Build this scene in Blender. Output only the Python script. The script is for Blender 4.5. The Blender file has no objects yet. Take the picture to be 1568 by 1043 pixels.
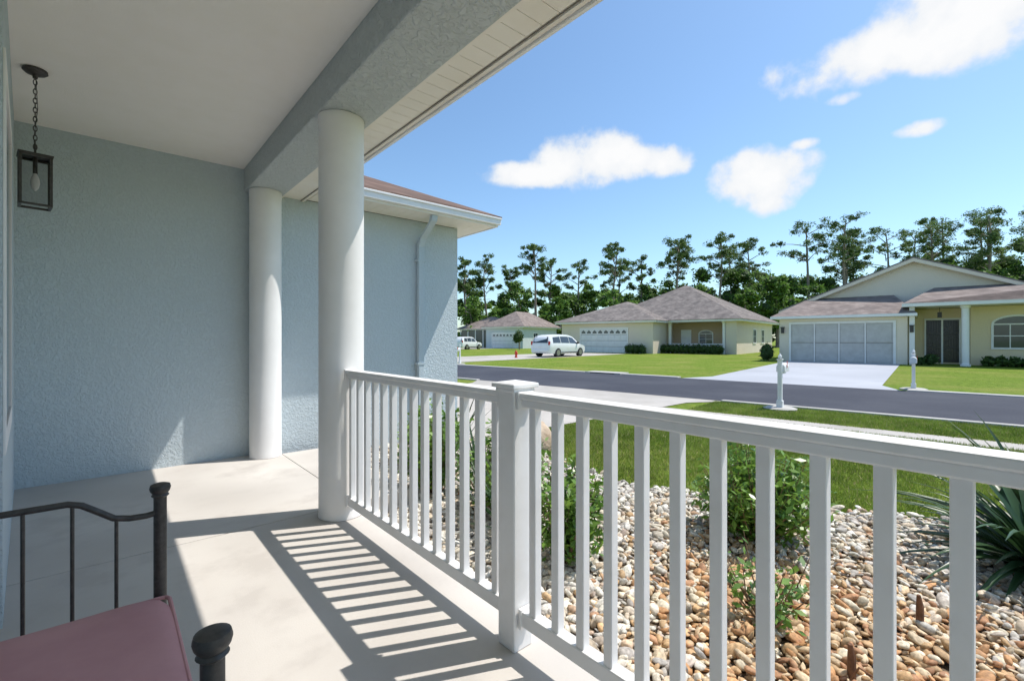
import bpy, bmesh, math, random
import numpy as np
from mathutils import Vector, Matrix
random.seed(3)
rng = np.random.default_rng(7)
scene = bpy.context.scene
COL = scene.collection

# ------------------------------------------------------------------ helpers
def link(o, parent=None):
    COL.objects.link(o)
    if parent is not None:
        o.parent = parent
    return o

def empty(name, loc=(0, 0, 0), rz=0.0):
    e = bpy.data.objects.new(name, None)
    e.empty_display_size = 0.2
    e.location = loc
    e.rotation_euler = (0, 0, rz)
    return link(e)

class Part:
    def __init__(s, name, mat, parent=None):
        s.name, s.mat, s.parent = name, mat, parent
        s.v, s.f = [], []
    def poly(s, verts, faces):
        b = len(s.v)
        s.v += [tuple(p) for p in verts]
        s.f += [tuple(i + b for i in f) for f in faces]
    def box(s, x0, x1, y0, y1, z0, z1):
        s.poly([(x0,y0,z0),(x1,y0,z0),(x1,y1,z0),(x0,y1,z0),(x0,y0,z1),(x1,y0,z1),(x1,y1,z1),(x0,y1,z1)],
               [(0,3,2,1),(4,5,6,7),(0,1,5,4),(1,2,6,5),(2,3,7,6),(3,0,4,7)])
    def tube(s, pts, radii, n=12, cap=True, rot=0.0):
        pts = [Vector(p) for p in pts]
        if not hasattr(radii, '__len__'):
            radii = [radii] * len(pts)
        b = len(s.v)
        up = None
        for i, p in enumerate(pts):
            if i == 0: t = pts[1] - pts[0]
            elif i == len(pts) - 1: t = pts[-1] - pts[-2]
            else: t = (pts[i+1] - pts[i-1])
            t.normalize()
            if up is None:
                a = Vector((0,0,1)) if abs(t.z) < .9 else Vector((1,0,0))
                up = (a - t * a.dot(t)).normalized()
            else:
                up = (up - t * up.dot(t)).normalized()
            w = t.cross(up)
            for k in range(n):
                an = rot + 2*math.pi*k/n
                s.v.append(tuple(p + (up*math.cos(an) + w*math.sin(an))*radii[i]))
        m = len(pts)
        for i in range(m-1):
            for k in range(n):
                k2 = (k+1) % n
                s.f.append((b+i*n+k, b+i*n+k2, b+(i+1)*n+k2, b+(i+1)*n+k))
        if cap:
            s.f.append(tuple(b+k for k in range(n))[::-1])
            s.f.append(tuple(b+(m-1)*n+k for k in range(n)))
    def lathe(s, cx, cy, prof, n=20):
        b = len(s.v)
        for r, z in prof:
            for k in range(n):
                a = 2*math.pi*k/n
                s.v.append((cx+r*math.cos(a), cy+r*math.sin(a), z))
        for i in range(len(prof)-1):
            for k in range(n):
                k2 = (k+1) % n
                s.f.append((b+i*n+k, b+i*n+k2, b+(i+1)*n+k2, b+(i+1)*n+k))
        s.f.append(tuple(b+k for k in range(n))[::-1])
        s.f.append(tuple(b+(len(prof)-1)*n+k for k in range(n)))
    def prism(s, outline, y0, y1):
        n = len(outline)
        v = [(x, y0, z) for x, z in outline] + [(x, y1, z) for x, z in outline]
        f = [tuple(range(n)), tuple(range(2*n-1, n-1, -1))]
        for i in range(n):
            j = (i+1) % n
            f.append((i, i+n, j+n, j))
        s.poly(v, f)
    def done(s, bevel=0, smooth=False, seg=2, angle=40):
        me = bpy.data.meshes.new(s.name)
        me.from_pydata(s.v, [], s.f)
        bm = bmesh.new(); bm.from_mesh(me)
        bmesh.ops.recalc_face_normals(bm, faces=bm.faces)
        bm.to_mesh(me); bm.free()
        me.materials.append(s.mat)
        o = bpy.data.objects.new(s.name, me)
        link(o, s.parent)
        if smooth:
            me.polygons.foreach_set('use_smooth', [True]*len(me.polygons))
            try: me.set_sharp_from_angle(angle=math.radians(angle))
            except Exception: pass
        if bevel:
            m = o.modifiers.new('bevel', 'BEVEL'); m.width = bevel; m.segments = seg
            m.limit_method = 'ANGLE'; m.angle_limit = math.radians(35)
        return o

def big_mesh(name, V, F, mat, parent=None, smooth=False, col=None):
    V = np.asarray(V, np.float32); F = np.asarray(F, np.int32)
    me = bpy.data.meshes.new(name)
    me.vertices.add(len(V)); me.vertices.foreach_set('co', V.ravel())
    k = F.shape[1]
    me.loops.add(F.size); me.loops.foreach_set('vertex_index', F.ravel())
    me.polygons.add(len(F))
    me.polygons.foreach_set('loop_start', np.arange(0, F.size, k, dtype=np.int32))
    if smooth:
        me.polygons.foreach_set('use_smooth', np.ones(len(F), bool))
    me.update(calc_edges=True)
    if col is not None:
        a = me.color_attributes.new('Col', 'FLOAT_COLOR', 'POINT')
        c = np.ones((len(V), 4), np.float32); c[:, :3] = col
        a.data.foreach_set('color', c.ravel())
    me.materials.append(mat)
    o = bpy.data.objects.new(name, me)
    return link(o, parent)

# ------------------------------------------------------------------ materials
class NT:
    def __init__(s, nt): s.nt = nt
    def n(s, typ, **kw):
        nd = s.nt.nodes.new(typ)
        for k, v in kw.items():
            if k.startswith('i_'):
                key = k[2:]
                key = int(key) if key.isdigit() else key.replace('_', ' ')
                nd.inputs[key].default_value = v
            else: setattr(nd, k, v)
        return nd
    def l(s, a, b): s.nt.links.new(a, b)

def new_mat(name, rough=.8, spec=.3):
    m = bpy.data.materials.new(name); m.use_nodes = True
    T = NT(m.node_tree)
    b = m.node_tree.nodes['Principled BSDF']
    b.inputs['Roughness'].default_value = rough
    b.inputs['Specular IOR Level'].default_value = spec
    return m, T, b

def C(c): return (c[0], c[1], c[2], 1)

def noise_mat(name, c1, c2, scale=5, detail=5, rough=.8, spec=.3, bump=0, bscale=50, bdist=.005,
              c3=None, scale2=1.0, amt2=.5, stretch=None, bdetail=3, lo=.35, hi=.65, metallic=0):
    m, T, b = new_mat(name, rough, spec)
    tc = T.n('ShaderNodeTexCoord')
    src = tc.outputs['Object']
    if stretch:
        mp = T.n('ShaderNodeMapping'); mp.inputs['Scale'].default_value = stretch
        T.l(src, mp.inputs[0]); src = mp.outputs[0]
    n1 = T.n('ShaderNodeTexNoise', i_Scale=scale, i_Detail=detail, i_Roughness=.6)
    T.l(src, n1.inputs['Vector'])
    mr = T.n('ShaderNodeMapRange', i_1=lo, i_2=hi); T.l(n1.outputs[0], mr.inputs[0])
    mx = T.n('ShaderNodeMix', data_type='RGBA'); mx.inputs[6].default_value = C(c1); mx.inputs[7].default_value = C(c2)
    T.l(mr.outputs[0], mx.inputs[0])
    out = mx.outputs[2]
    if c3 is not None:
        n2 = T.n('ShaderNodeTexNoise', i_Scale=scale2, i_Detail=5, i_Roughness=.6)
        T.l(tc.outputs['Object'], n2.inputs['Vector'])
        mr2 = T.n('ShaderNodeMapRange', i_1=.45, i_2=.7, i_4=amt2); T.l(n2.outputs[0], mr2.inputs[0])
        m2 = T.n('ShaderNodeMix', data_type='RGBA'); T.l(out, m2.inputs[6]); m2.inputs[7].default_value = C(c3)
        T.l(mr2.outputs[0], m2.inputs[0]); out = m2.outputs[2]
    T.l(out, b.inputs['Base Color'])
    b.inputs['Metallic'].default_value = metallic
    if bump:
        n3 = T.n('ShaderNodeTexNoise', i_Scale=bscale, i_Detail=bdetail, i_Roughness=.55)
        T.l(tc.outputs['Object'], n3.inputs['Vector'])
        bp = T.n('ShaderNodeBump', i_Strength=bump, i_Distance=bdist)
        T.l(n3.outputs[0], bp.inputs['Height']); T.l(bp.outputs[0], b.inputs['Normal'])
    return m

def stucco(name, c, var=.06, scale=40, bump=.8, dist=.012):
    m, T, b = new_mat(name, .85, .25)
    tc = T.n('ShaderNodeTexCoord')
    n1 = T.n('ShaderNodeTexNoise', i_Scale=scale, i_Detail=3, i_Roughness=.5, i_Distortion=.6)
    T.l(tc.outputs['Object'], n1.inputs['Vector'])
    mr = T.n('ShaderNodeMapRange', i_1=.42, i_2=.6, interpolation_type='SMOOTHSTEP'); T.l(n1.outputs[0], mr.inputs[0])
    n2 = T.n('ShaderNodeTexNoise', i_Scale=.8, i_Detail=4); T.l(tc.outputs['Object'], n2.inputs['Vector'])
    ad = T.n('ShaderNodeMath', operation='MULTIPLY_ADD', i_1=.35); T.l(mr.outputs[0], ad.inputs[0]); T.l(n2.outputs[0], ad.inputs[2])
    mx = T.n('ShaderNodeMix', data_type='RGBA')
    mx.inputs[6].default_value = C([x*(1-var) for x in c]); mx.inputs[7].default_value = C([x*(1+var) for x in c])
    T.l(ad.outputs[0], mx.inputs[0]); T.l(mx.outputs[2], b.inputs['Base Color'])
    bp = T.n('ShaderNodeBump', i_Strength=bump, i_Distance=dist)
    T.l(mr.outputs[0], bp.inputs['Height']); T.l(bp.outputs[0], b.inputs['Normal'])
    return m

def shingle_mat(name, c1, c2, c3):
    m, T, b = new_mat(name, .95, .1)
    tc = T.n('ShaderNodeTexCoord')
    sep = T.n('ShaderNodeSeparateXYZ'); T.l(tc.outputs['Object'], sep.inputs[0])
    rowm = T.n('ShaderNodeMath', operation='MULTIPLY', i_1=18.0); T.l(sep.outputs[2], rowm.inputs[0])
    fl = T.n('ShaderNodeMath', operation='FLOOR'); T.l(rowm.outputs[0], fl.inputs[0])
    fr = T.n('ShaderNodeMath', operation='FRACT'); T.l(rowm.outputs[0], fr.inputs[0])
    ax = T.n('ShaderNodeMath', operation='ADD'); T.l(sep.outputs[0], ax.inputs[0]); T.l(sep.outputs[1], ax.inputs[1])
    tx = T.n('ShaderNodeMath', operation='MULTIPLY_ADD', i_1=4.0); T.l(ax.outputs[0], tx.inputs[0])
    of = T.n('ShaderNodeMath', operation='MULTIPLY', i_1=.37); T.l(fl.outputs[0], of.inputs[0]); T.l(of.outputs[0], tx.inputs[2])
    fx = T.n('ShaderNodeMath', operation='FLOOR'); T.l(tx.outputs[0], fx.inputs[0])
    cb = T.n('ShaderNodeCombineXYZ'); T.l(fx.outputs[0], cb.inputs[0]); T.l(fl.outputs[0], cb.inputs[1])
    wn = T.n('ShaderNodeTexWhiteNoise'); T.l(cb.outputs[0], wn.inputs['Vector'])
    n2 = T.n('ShaderNodeTexNoise', i_Scale=1.2, i_Detail=6, i_Roughness=.65); T.l(tc.outputs['Object'], n2.inputs['Vector'])
    m1 = T.n('ShaderNodeMix', data_type='RGBA'); m1.inputs[6].default_value = C(c1); m1.inputs[7].default_value = C(c2)
    T.l(wn.outputs[0], m1.inputs[0])
    mr = T.n('ShaderNodeMapRange', i_1=.4, i_2=.7, i_4=.8); T.l(n2.outputs[0], mr.inputs[0])
    m2 = T.n('ShaderNodeMix', data_type='RGBA'); T.l(m1.outputs[2], m2.inputs[6]); m2.inputs[7].default_value = C(c3)
    T.l(mr.outputs[0], m2.inputs[0]); T.l(m2.outputs[2], b.inputs['Base Color'])
    bp = T.n('ShaderNodeBump', i_Strength=.6, i_Distance=.02); bp.invert = True
    T.l(fr.outputs[0], bp.inputs['Height']); T.l(bp.outputs[0], b.inputs['Normal'])
    return m

def leaf_mat(name, c1, c2, transl=.25, rough=.55, spec=.25, nscale=.5):
    m, T, b = new_mat(name, rough, spec)
    g = T.n('ShaderNodeNewGeometry')
    tc = T.n('ShaderNodeTexCoord')
    n = T.n('ShaderNodeTexNoise', i_Scale=nscale, i_Detail=2); T.l(tc.outputs['Object'], n.inputs['Vector'])
    ad = T.n('ShaderNodeMath', operation='MULTIPLY_ADD', i_1=.6); T.l(g.outputs['Random Per Island'], ad.inputs[0])
    sb = T.n('ShaderNodeMapRange', i_1=.3, i_2=.7, i_3=-.15, i_4=.55); T.l(n.outputs[0], sb.inputs[0]); T.l(sb.outputs[0], ad.inputs[2])
    mx = T.n('ShaderNodeMix', data_type='RGBA'); mx.inputs[6].default_value = C(c1); mx.inputs[7].default_value = C(c2)
    T.l(ad.outputs[0], mx.inputs[0]); T.l(mx.outputs[2], b.inputs['Base Color'])
    tr = T.n('ShaderNodeBsdfTranslucent'); T.l(mx.outputs[2], tr.inputs['Color'])
    ms = T.n('ShaderNodeMixShader', i_0=transl)
    out = m.node_tree.nodes['Material Output']
    T.l(b.outputs[0], ms.inputs[1]); T.l(tr.outputs[0], ms.inputs[2]); T.l(ms.outputs[0], out.inputs['Surface'])
    return m

def vcol_mat(name, rough=.7, spec=.3, nscale=60, namt=.35, transl=0):
    m, T, b = new_mat(name, rough, spec)
    a = T.n('ShaderNodeAttribute', attribute_name='Col')
    tc = T.n('ShaderNodeTexCoord')
    n = T.n('ShaderNodeTexNoise', i_Scale=nscale, i_Detail=3); T.l(tc.outputs['Object'], n.inputs['Vector'])
    mr = T.n('ShaderNodeMapRange', i_1=.3, i_2=.7, i_3=1-namt, i_4=1+namt*.5); T.l(n.outputs[0], mr.inputs[0])
    vm = T.n('ShaderNodeVectorMath', operation='SCALE'); T.l(a.outputs['Color'], vm.inputs[0]); T.l(mr.outputs[0], vm.inputs['Scale'])
    T.l(vm.outputs[0], b.inputs['Base Color'])
    if transl:
        tr = T.n('ShaderNodeBsdfTranslucent'); T.l(vm.outputs[0], tr.inputs['Color'])
        ms = T.n('ShaderNodeMixShader', i_0=transl)
        out = m.node_tree.nodes['Material Output']
        T.l(b.outputs[0], ms.inputs[1]); T.l(tr.outputs[0], ms.inputs[2]); T.l(ms.outputs[0], out.inputs['Surface'])
    return m

M = {}
M['wall'] = stucco('blue_grey_stucco', (.55, .62, .655), scale=46, bump=.55, dist=.009)
M['wall2'] = stucco('blue_grey_stucco_smooth', (.52, .595, .635), scale=70, bump=.3, dist=.006)
M['beam'] = stucco('grey_beam_stucco', (.54, .575, .58), scale=30, bump=.7, dist=.011)
M['ceil'] = noise_mat('ceiling_paint', (.93,.88,.82), (.95,.90,.85), 6, bump=.5, bscale=120, bdist=.003)
M['white'] = noise_mat('white_paint', (.84,.82,.80), (.89,.87,.85), 3, rough=.5, bump=.08, bscale=90, bdist=.002, c3=(.76,.73,.69), scale2=2.5, amt2=.3)
M['vinyl'] = noise_mat('white_vinyl', (.84,.83,.82), (.88,.87,.86), 2.5, rough=.4, spec=.4, c3=(.72,.69,.65), scale2=6, amt2=.35)
M['soffit'] = noise_mat('soffit_vinyl', (.86,.80,.70), (.90,.85,.77), 3, rough=.5)
M['groove'] = noise_mat('groove_dark', (.12,.11,.1), (.2,.18,.16), 9)
M['conc'] = noise_mat('porch_concrete', (.50,.465,.43), (.65,.615,.57), 2.6, detail=10, bump=.35, bscale=160, bdist=.002,
                      c3=(.41,.38,.35), scale2=1.3, amt2=.75)
M['drive'] = noise_mat('driveway_concrete', (.42,.385,.34), (.51,.475,.43), 1.2, detail=8, c3=(.32,.30,.27), scale2=.35, amt2=.6, bump=.2, bscale=60, bdist=.004)
M['driveA'] = noise_mat('painted_driveway', (.40,.41,.44), (.46,.47,.50), .8, detail=6, c3=(.34,.35,.375), scale2=.4, amt2=.7)
M['asph'] = noise_mat('asphalt', (.036,.039,.052), (.058,.061,.078), 70, detail=3, rough=.9, c3=(.080,.083,.098), scale2=.35, amt2=.7, bump=.4, bscale=150, bdist=.006)
M['ground'] = noise_mat('lawn_grass', (.10,.165,.018), (.22,.30,.040), 7, detail=12, c3=(.29,.29,.075), scale2=.45, amt2=.7, bump=1, bscale=45, bdist=.04, rough=.95, spec=.1)
M['soil'] = noise_mat('bed_soil', (.10,.07,.045), (.22,.16,.10), 12, bump=.8, bscale=30, bdist=.02)
M['shingle'] = shingle_mat('brown_shingles', (.15,.10,.080), (.25,.17,.135), (.115,.085,.072))
M['shingleA'] = shingle_mat('tan_shingles', (.23,.185,.165), (.34,.285,.255), (.155,.13,.12))
M['shingleB'] = shingle_mat('grey_shingles', (.20,.17,.155), (.30,.265,.24), (.105,.095,.09))
M['cream'] = stucco('cream_stucco', (.80,.66,.44), scale=20, bump=.3)
M['creamG'] = stucco('pale_cream_stucco', (.79,.70,.58), scale=20, bump=.3)
M['beige'] = stucco('beige_stucco', (.74,.64,.53), scale=20, bump=.3)
M['tan'] = stucco('tan_stucco', (.52,.39,.27), scale=20, bump=.3)
M['paleblue'] = stucco('pale_blue_stucco', (.55,.60,.61), scale=20, bump=.3)
M['gdoor'] = noise_mat('garage_door_white', (.76,.75,.74), (.82,.81,.80), 2, rough=.5)
M['screen'] = noise_mat('garage_screen', (.50,.48,.46), (.58,.56,.54), 3, rough=.7)
M['iron'] = noise_mat('dark_bronze_metal', (.034,.03,.028), (.065,.058,.054), 60, rough=.45, spec=.5, bump=.15, bscale=200, bdist=.001)
M['rose'] = noise_mat('rose_fabric', (.52,.27,.275), (.59,.32,.32), 4, rough=.9, bump=.4, bscale=450, bdist=.001)
M['bark'] = noise_mat('pine_bark', (.19,.145,.115), (.36,.29,.23), 3, stretch=(3,3,.5), bump=.8, bscale=12, bdist=.05)
M['stem'] = noise_mat('shrub_stem', (.16,.10,.06), (.26,.17,.11), 20)
M['rust'] = noise_mat('rusty_stake', (.10,.05,.03), (.22,.11,.06), 30)
M['red'] = noise_mat('hydrant_red', (.5,.05,.03), (.6,.07,.04), 5, rough=.4)
M['boulder'] = noise_mat('boulder', (.42,.30,.20), (.62,.50,.38), 5, bump=1, bscale=14, bdist=.02)
M['curb'] = noise_mat('curb_concrete', (.42,.40,.37), (.52,.50,.46), 3, c3=(.3,.29,.26), scale2=1.5, amt2=.6)
M['pine'] = leaf_mat('pine_needles', (.060,.110,.036), (.20,.29,.09), .30, nscale=.35)
M['oak'] = leaf_mat('broadleaf_foliage', (.055,.125,.022), (.22,.36,.070), .30, nscale=.20)
M['dark'] = noise_mat('light_blocking_core', (.020,.040,.012), (.050,.085,.024), 2, bump=1, bscale=3, bdist=.3)  # dark green for solid blobs added inside foliage to block light
M['shrub'] = leaf_mat('shrub_leaves', (.07,.17,.025), (.26,.42,.07), .3, rough=.35, spec=.5, nscale=4)
M['shrubD'] = leaf_mat('hedge_leaves', (.03,.075,.016), (.10,.17,.04), .15, nscale=3)
M['spiky'] = leaf_mat('palm_leaves', (.018,.050,.018), (.065,.13,.045), .15, rough=.35, spec=.35, nscale=4)
M['rocks'] = vcol_mat('river_rock', .7, .3, 70, .4)
M['blades'] = vcol_mat('grass_blades', .6, .2, 3, .3, transl=.3)

def glass_mat(name, c=(.03,.04,.05), rough=.05):
    m, T, b = new_mat(name, rough, .7)
    tc = T.n('ShaderNodeTexCoord'); n = T.n('ShaderNodeTexNoise', i_Scale=1.5, i_Detail=2); T.l(tc.outputs['Object'], n.inputs['Vector'])
    mx = T.n('ShaderNodeMix', data_type='RGBA'); mx.inputs[6].default_value = C(c); mx.inputs[7].default_value = C([x*2.2 for x in c])
    T.l(n.outputs[0], mx.inputs[0]); T.l(mx.outputs[2], b.inputs['Base Color'])
    return m
M['glass'] = glass_mat('window_glass')
M['doorglass'] = glass_mat('dark_door_glass', (.012,.012,.014), .25)
m, T, b = new_mat('lantern_glass', .05, .5)
b.inputs['Transmission Weight'].default_value = 1; b.inputs['IOR'].default_value = 1.1
M['clear'] = m
M['car'] = noise_mat('car_white_paint', (.78,.79,.80), (.82,.83,.84), 2, rough=.2, spec=.6)
M['tyre'] = noise_mat('tyre_rubber', (.02,.02,.02), (.035,.035,.035), 20, rough=.8)
M['alloy'] = noise_mat('wheel_alloy', (.4,.4,.42), (.5,.5,.52), 10, rough=.3, metallic=.8)
M['tail'] = noise_mat('tail_light', (.4,.02,.02), (.5,.03,.03), 10, rough=.2)

# ------------------------------------------------------------------ frames
G = -0.15                       # outdoor grade (porch slab top = 0)
nx, ny = .993, .118             # across the street (away from our house)
tx, ty = -.118, .993            # along the street
def uv(U, V, z=0.0): return (nx*U + tx*V, ny*U + ty*V, z)
RZ_ST = math.atan2(-.993, .118) # local x = -V, local y = U

# ------------------------------------------------------------------ ground, bed, paving
p = Part('ground', M['ground'])
p.poly([(-400,-400,G),(500,-400,G),(500,500,G),(-400,500,G)], [(0,1,2,3)]); p.done()

def sheet(name, pts, mat, lvl):
    p = Part(name, mat)
    z = G + lvl
    p.poly([(x, y, z) for x, y in pts] , [tuple(range(len(pts)))])
    return p.done()
def uvsheet(name, q, mat, lvl): return sheet(name, [uv(a, b)[:2] for a, b in q], mat, lvl)

bedY = np.array([-6, -3, .08, 1.11, 2.71, 4.0, 4.7, 5.1])
bedX = np.array([6.6, 6.2, 5.2, 4.33, 3.68, 3.9, 4.5, 5.1])
def bed_edge(y): return np.interp(y, bedY, bedX) + .05*np.sin(y*7.0) + .03*np.sin(y*17.0+1)
ys = np.linspace(-6, 5.1, 80)
pts = [(1.3, -6)] + [(float(bed_edge(y)), float(y)) for y in ys] + [(3.9, 5.1), (3.9, 5.62), (1.3, 5.62)]
sheet('rock_bed', pts, M['soil'], .004)

uvsheet('road', [(10.8,-60),(16.15,-60),(16.15,140),(10.8,140)], M['asph'], .016)
def curb(name, U0, U1, V0, V1):
    p = Part(name, M['curb'])
    a = [uv(U0,V0), uv(U1,V0), uv(U1,V1), uv(U0,V1)]
    z0, z1 = G-.05, G+.045
    p.poly([(x,y,z0) for x,y,_ in a]+[(x,y,z1) for x,y,_ in a], [(0,3,2,1),(4,5,6,7),(0,1,5,4),(1,2,6,5),(2,3,7,6),(3,0,4,7)])
    return p.done(bevel=.02)
curb('kerb', 10.66, 10.82, -60, 3.4)
curb('kerb', 10.66, 10.82, 11.2, 140)
curb('kerb', 16.13, 16.45, -60, .4)
curb('kerb', 16.13, 16.45, 6.6, 20.0)
curb('kerb', 16.13, 16.45, 27.6, 140)
uvsheet('pavement', [(8.5,-60),(9.05,-60),(9.05,4.1),(8.5,4.1)], M['drive'], .008)
uvsheet('pavement', [(8.5,11.0),(9.05,11.0),(9.05,140),(8.5,140)], M['drive'], .008)
sheet('driveway', [(3.84,5.1),(8.7,5.05),uv(10.0,3.9)[:2],uv(10.82,3.3)[:2],uv(10.82,11.3)[:2],uv(10.0,10.7)[:2],(8.2,11.6),(3.84,11.6)], M['drive'], .012)
uvsheet('driveway', [(16.12,.5),(16.12,6.5),(17.6,5.9),(33.0,6.5),(33.0,1.1),(17.6,1.0)], M['driveA'], .012)
uvsheet('driveway', [(16.12,20.0),(16.12,27.6),(17.6,27.0),(38.5,27.0),(38.5,20.6),(17.6,20.6)], M['drive'], .012)
uvsheet('driveway', [(16.12,47),(16.12,54),(52,52),(52,46)], M['drive'], .012)
uvsheet('pavement', [(18.6,27.2),(19.5,27.2),(19.5,46.8),(18.6,46.8)], M['drive'], .008)
e = empty('storm_drain', uv(16.25, 9.6, G), RZ_ST)
p = Part('inlet_slab', M['curb'], e); p.box(-.8,.8,-.25,.45,-.02,.07); p.done(bevel=.015)
p = Part('inlet_opening', M['groove'], e); p.box(-.55,.55,-.262,-.2,-.01,.055); p.done()

e = empty('porch_floor')
p = Part('slab', M['conc'], e); p.box(-2.2,1.415,-3.5,3.438,-.3,0); p.box(-2.2,1.415,3.446,5.6,-.3,0); p.box(1.425,1.485,-3.5,3.45,-.3,-.002); p.done(bevel=.004)
p = Part('walkway_slab', M['conc'], e); p.box(1.425,1.9,3.46,5.45,-.3,-.004); p.done(bevel=.006)

# ------------------------------------------------------------------ river rocks
def icos(sub):
    bm = bmesh.new(); bmesh.ops.create_icosphere(bm, subdivisions=sub, radius=1)
    V = np.array([v.co[:] for v in bm.verts]); F = np.array([[v.index for v in f.verts] for f in bm.faces]); bm.free()
    return V, F
IV2, IF2 = icos(2)
IV3, IF3 = icos(3)
def make_rocks():
    sp = .034
    gx, gy = np.meshgrid(np.arange(1.50, 6.4, sp), np.arange(-1.6, 5.55, sp))
    P = np.stack([gx.ravel(), gy.ravel()], 1); P += rng.uniform(-.018, .018, P.shape)
    ok = (P[:,0] < bed_edge(P[:,1]) + rng.normal(0,.06,len(P))) & ~((P[:,1] > 5.1) & (P[:,0] > 3.8)) & ~((P[:,1] > 3.42) & (P[:,0] < 1.93))
    P = P[ok]
    extra = P[rng.random(len(P)) < .30] + rng.uniform(-.02,.02,(1,2))
    Z = np.concatenate([np.full(len(P), .006), np.full(len(extra), .024)])
    P = np.concatenate([P, extra]); n = len(P)
    big = rng.lognormal(0, .36, n).clip(.5, 2.1)
    s = np.stack([.0235*big*rng.uniform(.9,1.45,n), .0175*big*rng.uniform(.8,1.15,n), .010*big*rng.uniform(.8,1.4,n)], 1)
    var = []
    for k in range(16):
        d = IV2.copy()
        for _ in range(6):
            q = rng.normal(size=3); q /= np.linalg.norm(q)
            h = rng.uniform(.55,.85)
            d -= np.outer(np.maximum(0, d@q - h)*.85, q)
        for _ in range(2):
            q = rng.normal(size=3); q /= np.linalg.norm(q)
            d *= (1 + rng.uniform(-.2,.2)*np.tanh(2*(IV2@q)))[:,None]
        var.append(d)
    var = np.array(var)[rng.integers(0,16,n)]
    V = var*s[:,None,:]
    a = rng.uniform(0, 2*np.pi, n); t = rng.normal(0,.38,n); t2 = rng.normal(0,.38,n)
    x, y, z = V[...,0], V[...,1], V[...,2]
    c, si = np.cos(t)[:,None], np.sin(t)[:,None]; y, z = y*c - z*si, y*si + z*c
    c, si = np.cos(t2)[:,None], np.sin(t2)[:,None]; x, z = x*c - z*si, x*si + z*c
    c, si = np.cos(a)[:,None], np.sin(a)[:,None]; x, y = x*c - y*si, x*si + y*c
    V = np.stack([x + P[:,0,None], y + P[:,1,None], z + (G + .006 + Z + rng.uniform(0,.012,n))[:,None]], -1)
    pal_w = np.array([(.80,.76,.69),(.70,.66,.58),(.54,.50,.45),(.82,.77,.66),(.60,.50,.38),(.40,.36,.32),(.76,.68,.55)])
    pal_o = np.array([(.68,.42,.20),(.60,.31,.13),(.72,.56,.36),(.46,.23,.11),(.80,.70,.52),(.56,.36,.18),(.74,.54,.33)])
    ori = np.exp(-(((P[:,0]-2.6)/1.1)**2 + ((P[:,1]-.65)/1.2)**2))
    ori = ori*1.1 + .20*np.sin(P[:,0]*3.1+1)*np.sin(P[:,1]*2.3) + rng.normal(0,.22,n)
    pw = pal_w[rng.integers(0,7,n)]; po = pal_o[rng.integers(0,7,n)]
    w = np.clip((ori-.42)/.3, .0, .92)[:,None]
    col = pw*(1-w) + po*w
    col = col*rng.uniform(.75,1.15,(n,1))
    F = (IF2[None] + (np.arange(n)*len(IV2))[:,None,None]).reshape(-1,3)
    colv = np.repeat(col, len(IV2), 0)
    big_mesh('river_rocks', V.reshape(-1,3), F, M['rocks'], smooth=False, col=colv)
    return n
nrock = make_rocks()

# ------------------------------------------------------------------ grass blades
def make_grass():
    n = 400000
    X = rng.uniform(3.5, 12, n); Y = rng.uniform(-5.0, 6.0, n)
    U = nx*X + ny*Y; Vv = tx*X + ty*Y
    be = bed_edge(Y)
    lawn = (X > be - .03 + rng.normal(0,.05,n)) & (Y < 5.03) & (U < 8.53 + rng.normal(0,.03,n))
    verge = (U > 9.03 + rng.normal(0,.03,n)) & (U < 10.66) & (Y < 5.0) & (Vv < 3.5)
    ok = (lawn | verge)
    X, Y = X[ok], Y[ok]; n = len(X)
    h = rng.uniform(.022,.055,n); w = rng.uniform(.003,.0055,n)
    a = rng.uniform(0, 2*np.pi, n); la = rng.uniform(0, 2*np.pi, n); ln = rng.uniform(0,.045,n)
    B1 = np.stack([X+np.cos(a)*w, Y+np.sin(a)*w, np.full(n, G)],1)
    B2 = np.stack([X-np.cos(a)*w, Y-np.sin(a)*w, np.full(n, G)],1)
    Tp = np.stack([X+np.cos(la)*ln, Y+np.sin(la)*ln, G+h],1)
    V = np.stack([B1,B2,Tp],1).reshape(-1,3)
    patch = .5+.5*np.sin(X*1.7+np.sin(Y*1.3)*1.4)*np.sin(Y*1.9+X*.7)
    patch = patch*.6 + .4*(.5+.5*np.sin(X*5.3+np.sin(Y*4.1)*2)*np.sin(Y*6.1+X*2.7))
    mixv = (patch*.75 + rng.random(n)*.45 - .1).clip(0,1)[:,None]
    c = np.array((.13,.215,.025))*(1-mixv) + np.array((.34,.43,.085))*mixv
    dry = rng.random(n) < .10
    c[dry] = (.46,.39,.20)
    big_mesh('lawn_grass', V, np.arange(3*n).reshape(-1,3), M['blades'], col=np.repeat(c,3,0))
make_grass()

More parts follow.
